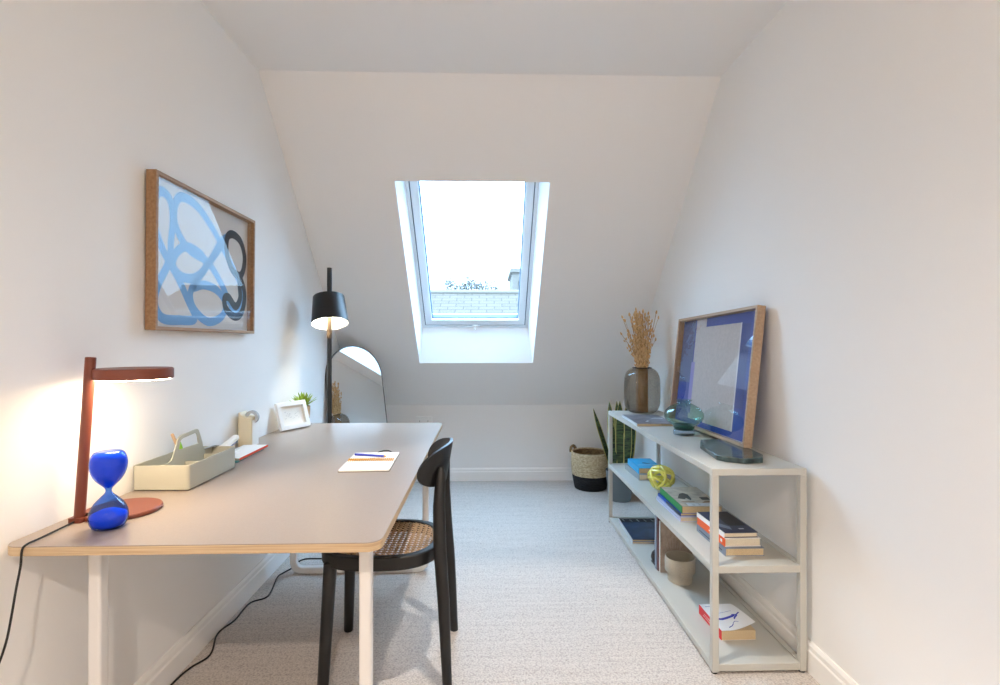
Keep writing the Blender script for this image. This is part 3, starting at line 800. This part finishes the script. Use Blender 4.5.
MB().lathe([(0, .0965), (.0335, .0955)], 20).build('soil', soil, sp_)
fg = MB()
for k in range(40):
    a = k*2.399; el = R(84-50*(k/40)**.9); ln = random.uniform(.085, .118)
    leaf(fg, (.006*math.cos(a), .006*math.sin(a), .095), (math.cos(a)*math.cos(el), math.sin(a)*math.cos(el), math.sin(el)), ln, .013, .12, .35)
fg.build('foliage', leaf_g, sp_, smooth=60)

# open spiral notebook, pen, elastic
nb = thing('notebook', 'open spiral notebook with blank pages near the middle of the desk', 'notebook', (-.458, 2.035, DZ), R(2.5))
MB().prism(rrect(-.094, .094, -.152, .150, .006), 0, .002).build('cover', paint('cover_kraft', '#5b5148', .7), nb)
MB().prism(rrect(-.092, .092, -.150, -.006, .005), .002, .007).build('page_block', paper, nb)
MB().prism(rrect(-.092, .092, .006, .148, .005), .002, .007).build('page_block', paper, nb)
so = MB()
for k in range(24):
    x = -.086+.172*k/23
    so.tube([(x+.0012*math.sin(a*2*PI/12), .0125*math.cos(a*2*PI/12), .0085+.0078*math.sin(a*2*PI/12)) for a in range(12)], .0019, 6, closed=True)
so.build('spiral_binding', gold, nb)
MB().tube([(.030*math.cos(R(a))+.028, .148+.058*math.sin(R(a)), .003) for a in range(0, 181, 12)], .0022, 8).build('pen_loop', black_rub, nb)
ink_pen = paint('pen_blue', '#3a44b0', .35)
pen('ballpoint_pen', 'blue ballpoint pen lying on the open notebook', 'pen', (-.405, 2.085, DZ+.0125), (-.545, 2.125, DZ+.0125), .0045, ink_pen, ink_pen, gold)

# floor cord
fc = thing('power_cord', 'black power cord trailing along the carpet under the desk', 'cord', (-.94, 2.2, 0))
cpts = [(-0.93, 3.3, 0.004), (-0.803, 2.915, 0.004), (-1.016, 2.88, 0.004), (-1.045, 2.767, 0.004), (-1.07, 2.708, 0.004), (-1.078, 2.652, 0.004), (-1.044, 2.465, 0.004), (-1.1, 2.4, 0.004), (-1.098, 2.255, 0.004), (-1.115, 2.193, 0.004), (-1.115, 2.134, 0.004), (-1.072, 2.005, 0.004), (-1.103, 1.927, 0.004), (-1.115, 1.834, 0.004), (-1.11, 1.6, 0.004), (-1.11, 1.2, 0.004)]
MB().tube([Vector(p)-Vector((-.94, 2.2, 0)) for p in spline([Vector(p) for p in cpts], 6, False)], .0036, 8).build('cable', black_rub, fc)

# wall socket
so_ = thing('wall_socket', 'white double wall socket on the low back wall beyond the desk', 'socket', (-.55, YB, .483))
MB().prism(rrect(-.073, .073, 0, .086, .006), -.010, 0, axis='y').build('faceplate', white_pl, so_, bevel=.002)
for xx in (-.036, .036):
    MB().box(xx-.006, xx+.006, -.0125, -.0095, .060, .076).build('switch', white_pl, so_, bevel=.001)
    hl_ = MB()
    hl_.box(xx-.0025, xx+.0025, -.0103, -.0095, .040, .048)
    hl_.box(xx-.014, xx-.008, -.0103, -.0095, .022, .026); hl_.box(xx+.008, xx+.014, -.0103, -.0095, .022, .026)
    hl_.build('socket_holes', black_rub, so_)

# ------------------------------------------------------------------ shelf top
smoke = blown('smoked_glass', (.83, .81, .78, 1), 1.5)
vs_ = thing('glass_vase', 'tall smoked glass vase holding dried grasses on the shelf end', 'vase', (1.028, 3.350, ZT))
op = [(.0, .0), (.060, .0), (.082, .006), (.103, .026), (.114, .06), (.117, .11), (.117, .18), (.113, .232), (.100, .266), (.080, .286), (.064, .294), (.060, .298)]
oz = [(max(0, p.x), p.y) for p in spline([Vector((r, z, 0)) for r, z in op], 4, False)]
iz = [(max(0, r-.003), max(z, .006)) for r, z in oz][::-1]
MB().lathe(oz+iz, 56).build('glass_body', smoke, vs_, smooth=60)
MB().lathe([(.058, .296), (.061, .299), (.063, .2975), (.064, .2935)], 56).build('rim', paint('smoked_rim', '#2b2a29', .1), vs_)
straw = paint('dried_straw', '#b08853', .8, vary=.2, bscale=60); oats = paint('dried_oats', '#d2ad7c', .8, vary=.15, bscale=90)
dg = thing('dried_grass', 'bunch of golden dried oat grass standing in the smoked vase', 'dried flowers', (1.028, 3.350, ZT+.008))
stm, hds = MB(), MB()
def head(p, d, s):
    M = Matrix.Translation(p) @ Vector(d).to_track_quat('Z', 'Y').to_matrix().to_4x4()
    hds.lathe([(0, -s), (s*.42, -s*.5), (s*.5, 0), (s*.34, s*.6), (0, s*1.1)], 6, M=M)
for k in range(80):
    a = random.uniform(0, 2*PI); r0 = .034*math.sqrt(random.random())
    h_ = random.uniform(.36, .66) if k < 66 else random.uniform(.60, .67)
    sprd = random.gauss(0, .026)*h_/.5
    b0 = Vector((r0*math.cos(a)*1.15, r0*math.sin(a), .0)); b1 = Vector((b0.x*.95, b0.y*.95, .29))
    e = Vector((b1.x*1.35-.018+sprd, b1.y*1.4+random.gauss(0, .03), h_))
    mid = b1.lerp(e, .5) + Vector((-(sprd)*.12, 0, .0))
    stm.tube([b0, b0.lerp(b1, .5), b1, mid, e], .0017, 5)
    dd = (e-mid).normalized()
    head(e, dd, .0135)
    for q in range(random.randint(6, 10)):
        t_ = random.uniform(.05, .95); p = b1.lerp(mid, t_*2) if t_ < .5 else mid.lerp(e, t_*2-1)
        head(p+Vector((random.gauss(0, .008), random.gauss(0, .008), 0)), Vector((random.gauss(0, .4), random.gauss(0, .4), 1)), random.uniform(.0095, .0135))
for e in ((.11, .0, .62), (.082, .01, .50), (.088, -.01, .475), (-.11, .01, .60), (-.085, 0, .64), (.066, 0, .44)):
    e = Vector(e); b1 = Vector((e.x*.22, 0, .29)); stm.tube([(0, 0, 0), b1, b1.lerp(e, .55)+Vector((-.1*e.x, 0, .0)), e], .0011, 5); head(e, Vector((e.x*.5, 0, 1)), .0125)
stm.build('stems', straw, dg); hds.build('seed_heads', oats, dg)

box_book('magazine', 'grey covered magazine lying beside the smoked vase on the shelf top', 'magazine', (.945, 2.975, ZT), R(-2), .215, .36, .014, mag_g, pale_s, page, ct=.001,
         topart=[(pale_s, [[(.55, .5), (.75, .62), (.95, .60), (.95, .52), (.75, .54)], [(.3, .2), (.42, .34), (.46, .3), (.36, .18)]])])

gg = blown('green_glass', (.84, .93, .90, 1), 1.5)
gv = thing('glass_bowl_vase', 'round green tinted glass vase in front of the blue print', 'vase', (.995, 2.548, ZT))
go_ = [(.0, .024), (.040, .024), (.050, .034), (.054, .044), (.072, .056), (.089, .074), (.096, .094), (.090, .116), (.072, .136), (.048, .150), (.034, .158), (.032, .166), (.042, .174)]
gz = [(max(0, p.x), p.y) for p in spline([Vector((r, z, 0)) for r, z in go_], 4, False)]
MB().lathe(gz+[(max(0, r-.003), z+.002) for r, z in gz][::-1], 56).build('glass_body', gg, gv, smooth=60)
MB().lathe([(0, .026), (.044, .026), (.050, .036), (.051, .050), (.046, .052), (.03, .048), (0, .047)], 40).build('tinted_stem', blown('deep_green_glass', (.25, .48, .40, 1)), gv, smooth=50)
MB().lathe([(0, 0), (.049, 0), (.052, .003), (.052, .019), (.049, .0235), (0, .0235)], 40).build('clear_foot', blown('clear_glass', (.88, .92, .97, 1)), gv, smooth=40)

def marble_mat():
    m, nt, out = nodes('green_marble'); b = N(nt, 'ShaderNodeBsdfPrincipled', Roughness=.16)
    nz = N(nt, 'ShaderNodeTexNoise', Scale=14.0, Detail=7.0, Roughness=.65, Distortion=1.2); nt.links.new(coords(nt), nz.inputs['Vector'])
    nt.links.new(ramp(nt, nz.outputs['Fac'], [(.3, lin('#1f2b2c')), (.55, lin('#3f5255')), (.72, lin('#7b8a88'))]), b.inputs['Base Color'])
    nt.links.new(b.outputs[0], out.inputs[0]); return m
mb_ = thing('marble_board', 'dark green marble serving board tucked under the blue print corner', 'board', (0, 0, ZT))
MPOLY = [(.930, 2.20), (.905, 1.985), (.925, 1.950), (.985, 1.915), (1.060, 1.930), (1.090, 1.985), (1.110, 2.20), (1.095, 2.255), (1.045, 2.315), (.975, 2.300)]
MB().prism(MPOLY, 0, .021).build('slab', marble_mat(), mb_, bevel=.003)

# ------------------------------------------------------------------ middle shelf knot, bottom shelf pot
yel = paint('yellow_glass', '#ebe873', .18, coat=.6)
kn = thing('knot_ornament', 'yellow knotted glass ornament between the books on the middle shelf', 'ornament', (.962, 2.79, ZM))
kb = MB(); rr_ = random.Random(3)
for (ax, ay, ra, rb, ph) in ((12, 0, .063, .054, 0), (72, 20, .063, .058, 1), (104, 75, .063, .056, 2), (60, -50, .064, .058, 3), (35, 110, .062, .052, 4), (125, -20, .061, .057, 5), (82, 130, .062, .055, 2.5)):
    M = Matrix.Translation((0, 0, .0795)) @ Matrix.Rotation(R(ay), 4, 'Z') @ Matrix.Rotation(R(ax), 4, 'X')
    kb.tube([M @ Vector((1.08*ra*math.cos(t), 1.08*rb*math.sin(t), .016*math.sin(2*t+ph))) for t in [2*PI*i/48 for i in range(48)]], .0074, 10, closed=True)
kb.build('coil', yel, kn)

stone = paint('stoneware', '#b3aa9a', .75, bump=.15, bscale=150, vary=.06)
pt_ = thing('stoneware_pot', 'stepped beige stoneware pot on the bottom shelf', 'pot', (.962, 2.515, ZB))
MB().lathe([(0, 0), (.056, 0), (.059, .003), (.060, .044), (.062, .0465), (.069, .047), (.072, .051), (.072, .117), (.070, .120), (.067, .117), (.065, .05), (.052, .04), (.05, .012), (0, .01)], 48).build('body', stone, pt_, smooth=40)

# ------------------------------------------------------------------ floor plant and basket
def snake_mat():
    m, nt, out = nodes('snake_leaf'); b = N(nt, 'ShaderNodeBsdfPrincipled', Roughness=.4)
    nz = N(nt, 'ShaderNodeTexNoise', Scale=1.0, Detail=4.0, Distortion=.6); nt.links.new(coords(nt, (14, 14, 70)), nz.inputs['Vector'])
    nt.links.new(ramp(nt, nz.outputs['Fac'], [(.38, lin('#1d2c1c')), (.62, lin('#4c6338'))]), b.inputs['Base Color'])
    nt.links.new(b.outputs[0], out.inputs[0]); return m
snk = snake_mat(); snk_e = paint('snake_leaf_edge', '#b9b067', .45, vary=.1)
potg = paint('pot_blue_grey', '#6f797e', .65, bump=.05)
sn = thing('snake_plant', 'snake plant in a grey pot behind the far end of the shelf', 'plant', (1.030, 3.92, 0))
MB().lathe([(0, 0), (.078, 0), (.084, .006), (.108, .225), (.108, .23), (.102, .23), (.098, .205), (0, .205)], 48).build('pot', potg, sn, smooth=40)
MB().lathe([(0, .209), (.098, .207)], 30).build('soil', soil, sn)
FACE = (35, -20, 10, -12, 18, -30, 5, 40)
for i, (bx_, by_, dx, dy, L_, W_, dr, wv_) in enumerate((
        (-.06, -.02, -.30, -.02, .56, .050, -.02, .004), (-.03, .03, -.07, .05, .60, .060, 0, .006), (-.045, -.045, -.07, -.03, .46, .066, 0, .010),
        (-.012, -.06, -.02, -.05, .62, .072, 0, -.008), (.03, -.055, .03, -.03, .63, .074, 0, .010), (.055, -.02, .10, .0, .53, .070, 0, -.010),
        (.0, .02, -.02, .03, .60, .066, 0, .008), (.04, .035, .05, .05, .58, .06, 0, -.006))):
    lf = MB(); leaf(lf, (bx_, by_, .20), (dx, dy, 1), L_*.93, W_, dr, .12, 12, edge=1, wav=wv_, side=(math.cos(R(FACE[i])), math.sin(R(FACE[i])), 0))
    lo_ = lf.build('leaf', [snk, snk_e], sn, smooth=60)
    sd = lo_.modifiers.new('thick', 'SOLIDIFY'); sd.thickness = .0025

def basket_mat(name, a, b2):
    m, nt, out = nodes(name); b = N(nt, 'ShaderNodeBsdfPrincipled', Roughness=.9)
    nz = N(nt, 'ShaderNodeTexNoise', Scale=1.0, Detail=4.0); nt.links.new(coords(nt, (50, 50, 90)), nz.inputs['Vector'])
    nt.links.new(ramp(nt, nz.outputs['Fac'], [(.3, lin(a)), (.7, lin(b2))]), b.inputs['Base Color'])
    bp = N(nt, 'ShaderNodeBump', Strength=.6, Distance=.006); nt.links.new(nz.outputs['Fac'], bp.inputs['Height']); nt.links.new(bp.outputs[0], b.inputs['Normal'])
    nt.links.new(b.outputs[0], out.inputs[0]); return m
sea = basket_mat('seagrass', '#a5916f', '#d6c7a6'); seab = basket_mat('seagrass_black', '#0c0d11', '#23252b'); seai = basket_mat('seagrass_brown', '#6b543a', '#9a8058')
bs = thing('storage_basket', 'woven seagrass basket with black lower half by the back wall', 'basket', (.868, 4.245, 0))
def coil(z0, z1, f, n_c):
    out = []; N_ = n_c*6
    for i in range(N_+1):
        z = z0+(z1-z0)*i/N_; out.append((f(z)+.0028*abs(math.sin(PI*i/6)), z))
    return out
fr = lambda z: .128+.030*math.sin(min(1, z/.22)*PI/2)
MB().lathe([(0, 0), (.12, 0)]+coil(.002, .118, fr, 8), 64).build('lower_body', seab, bs, smooth=70)
MB().lathe(coil(.118, .300, fr, 12)+[(.157, .306), (.149, .306)]+[(fr(z)-.010, z) for z in (.298, .2, .1, .02)]+[(0, .012)], 64).build('upper_body', [sea], bs, smooth=70)
MB().lathe([(fr(.297)-.0112, .297), (fr(.2)-.0112, .2), (fr(.1)-.0112, .1), (fr(.03)-.0112, .03), (0, .016)], 64).build('lining', seai, bs, smooth=70)
for sx in (-1, 1):
    hh = MB()
    hp_ = [Vector((sx*(.158+.010*math.sin(PI*t)), .050*math.cos(PI*t), .288+.042*math.sin(PI*t))) for t in [i/12 for i in range(13)]]
    hp_ = [Matrix.Rotation(R(-35), 4, 'Z') @ p for p in hp_]
    hh.tube(hp_, .0095, 8); hh.tube([p+Vector((sx*-.006, 0, .008)) for p in hp_], .007, 8)
    hh.build('handle', seai, bs)

# ------------------------------------------------------------------ ceiling downlights (above the frame)
lens = emit('downlight_lens', (1, .88, .72, 1), 12.)
LP = [(.09, 1.50), (.05, -1.0)]
BEAM = [(62, .35, 125., (1, .95, .87)), (150, .6, 180., (1, .85, .73))]
DLBL = ['recessed ceiling downlight nearest the skylight', 'recessed ceiling downlight nearest the rear wall']
for (x, y), lb, bm_ in zip(LP, DLBL, BEAM):
    d = thing('downlight', lb, 'ceiling light', (x, y, ZC), 0, 'recessed downlights')
    MB().lathe([(.030, 0), (.030, -.003), (.040, -.005), (.043, -.003), (.043, 0)], 32).build('trim_ring', white_pl, d)
    MB().lathe([(0, -.0012), (.0299, -.0012)], 32).build('lens', lens, d)
    L = bpy.data.lights.new('downlight_beam', 'SPOT'); L.energy = bm_[2]; L.color = bm_[3]; L.spot_size = R(bm_[0]); L.spot_blend = bm_[1]; L.shadow_soft_size = .008
    lo = bpy.data.objects.new('downlight_beam', L); C.objects.link(lo); lo.parent = d; lo.location = (0, 0, -.03)

# ------------------------------------------------------------------ world, camera, view
wd = bpy.data.worlds.new('sky'); bpy.context.scene.world = wd; wd.use_nodes = True
bg = wd.node_tree.nodes['Background']; bg.inputs[0].default_value = SKYC; 
wn = wd.node_tree; tcw = wn.nodes.new('ShaderNodeTexCoord'); sx = wn.nodes.new('ShaderNodeSeparateXYZ'); wn.links.new(tcw.outputs['Generated'], sx.inputs[0])
# overcast sky: about three times brighter overhead than along the horizon
mr = wn.nodes.new('ShaderNodeMapRange'); mr.inputs['From Min'].default_value = -.05; mr.inputs['From Max'].default_value = 1.
mr.inputs['To Min'].default_value = .22*SKY; mr.inputs['To Max'].default_value = SKY; wn.links.new(sx.outputs['Z'], mr.inputs['Value']); wn.links.new(mr.outputs[0], bg.inputs[1])

cam = bpy.data.cameras.new('camera'); co = bpy.data.objects.new('camera', cam); C.objects.link(co)
co.location = (0, 0, 1.215); co.rotation_euler = (R(90), 0, R(-1.5))
cam.sensor_fit = 'HORIZONTAL'; cam.sensor_width = 36; cam.lens = 510*36/1000; cam.clip_start = .02; cam.clip_end = 300
sc = bpy.context.scene; sc.camera = co
sc.view_settings.view_transform = 'Standard'; sc.view_settings.look = 'None'; sc.view_settings.gamma = 1
sc.view_settings.use_curve_mapping = False; sc.view_settings.exposure = EXPO
cy = sc.cycles
cy.max_bounces = 14; cy.diffuse_bounces = 8; cy.glossy_bounces = 6; cy.transmission_bounces = 10; cy.transparent_max_bounces = 24
cy.caustics_reflective = False; cy.caustics_refractive = False; cy.sample_clamp_indirect = 12
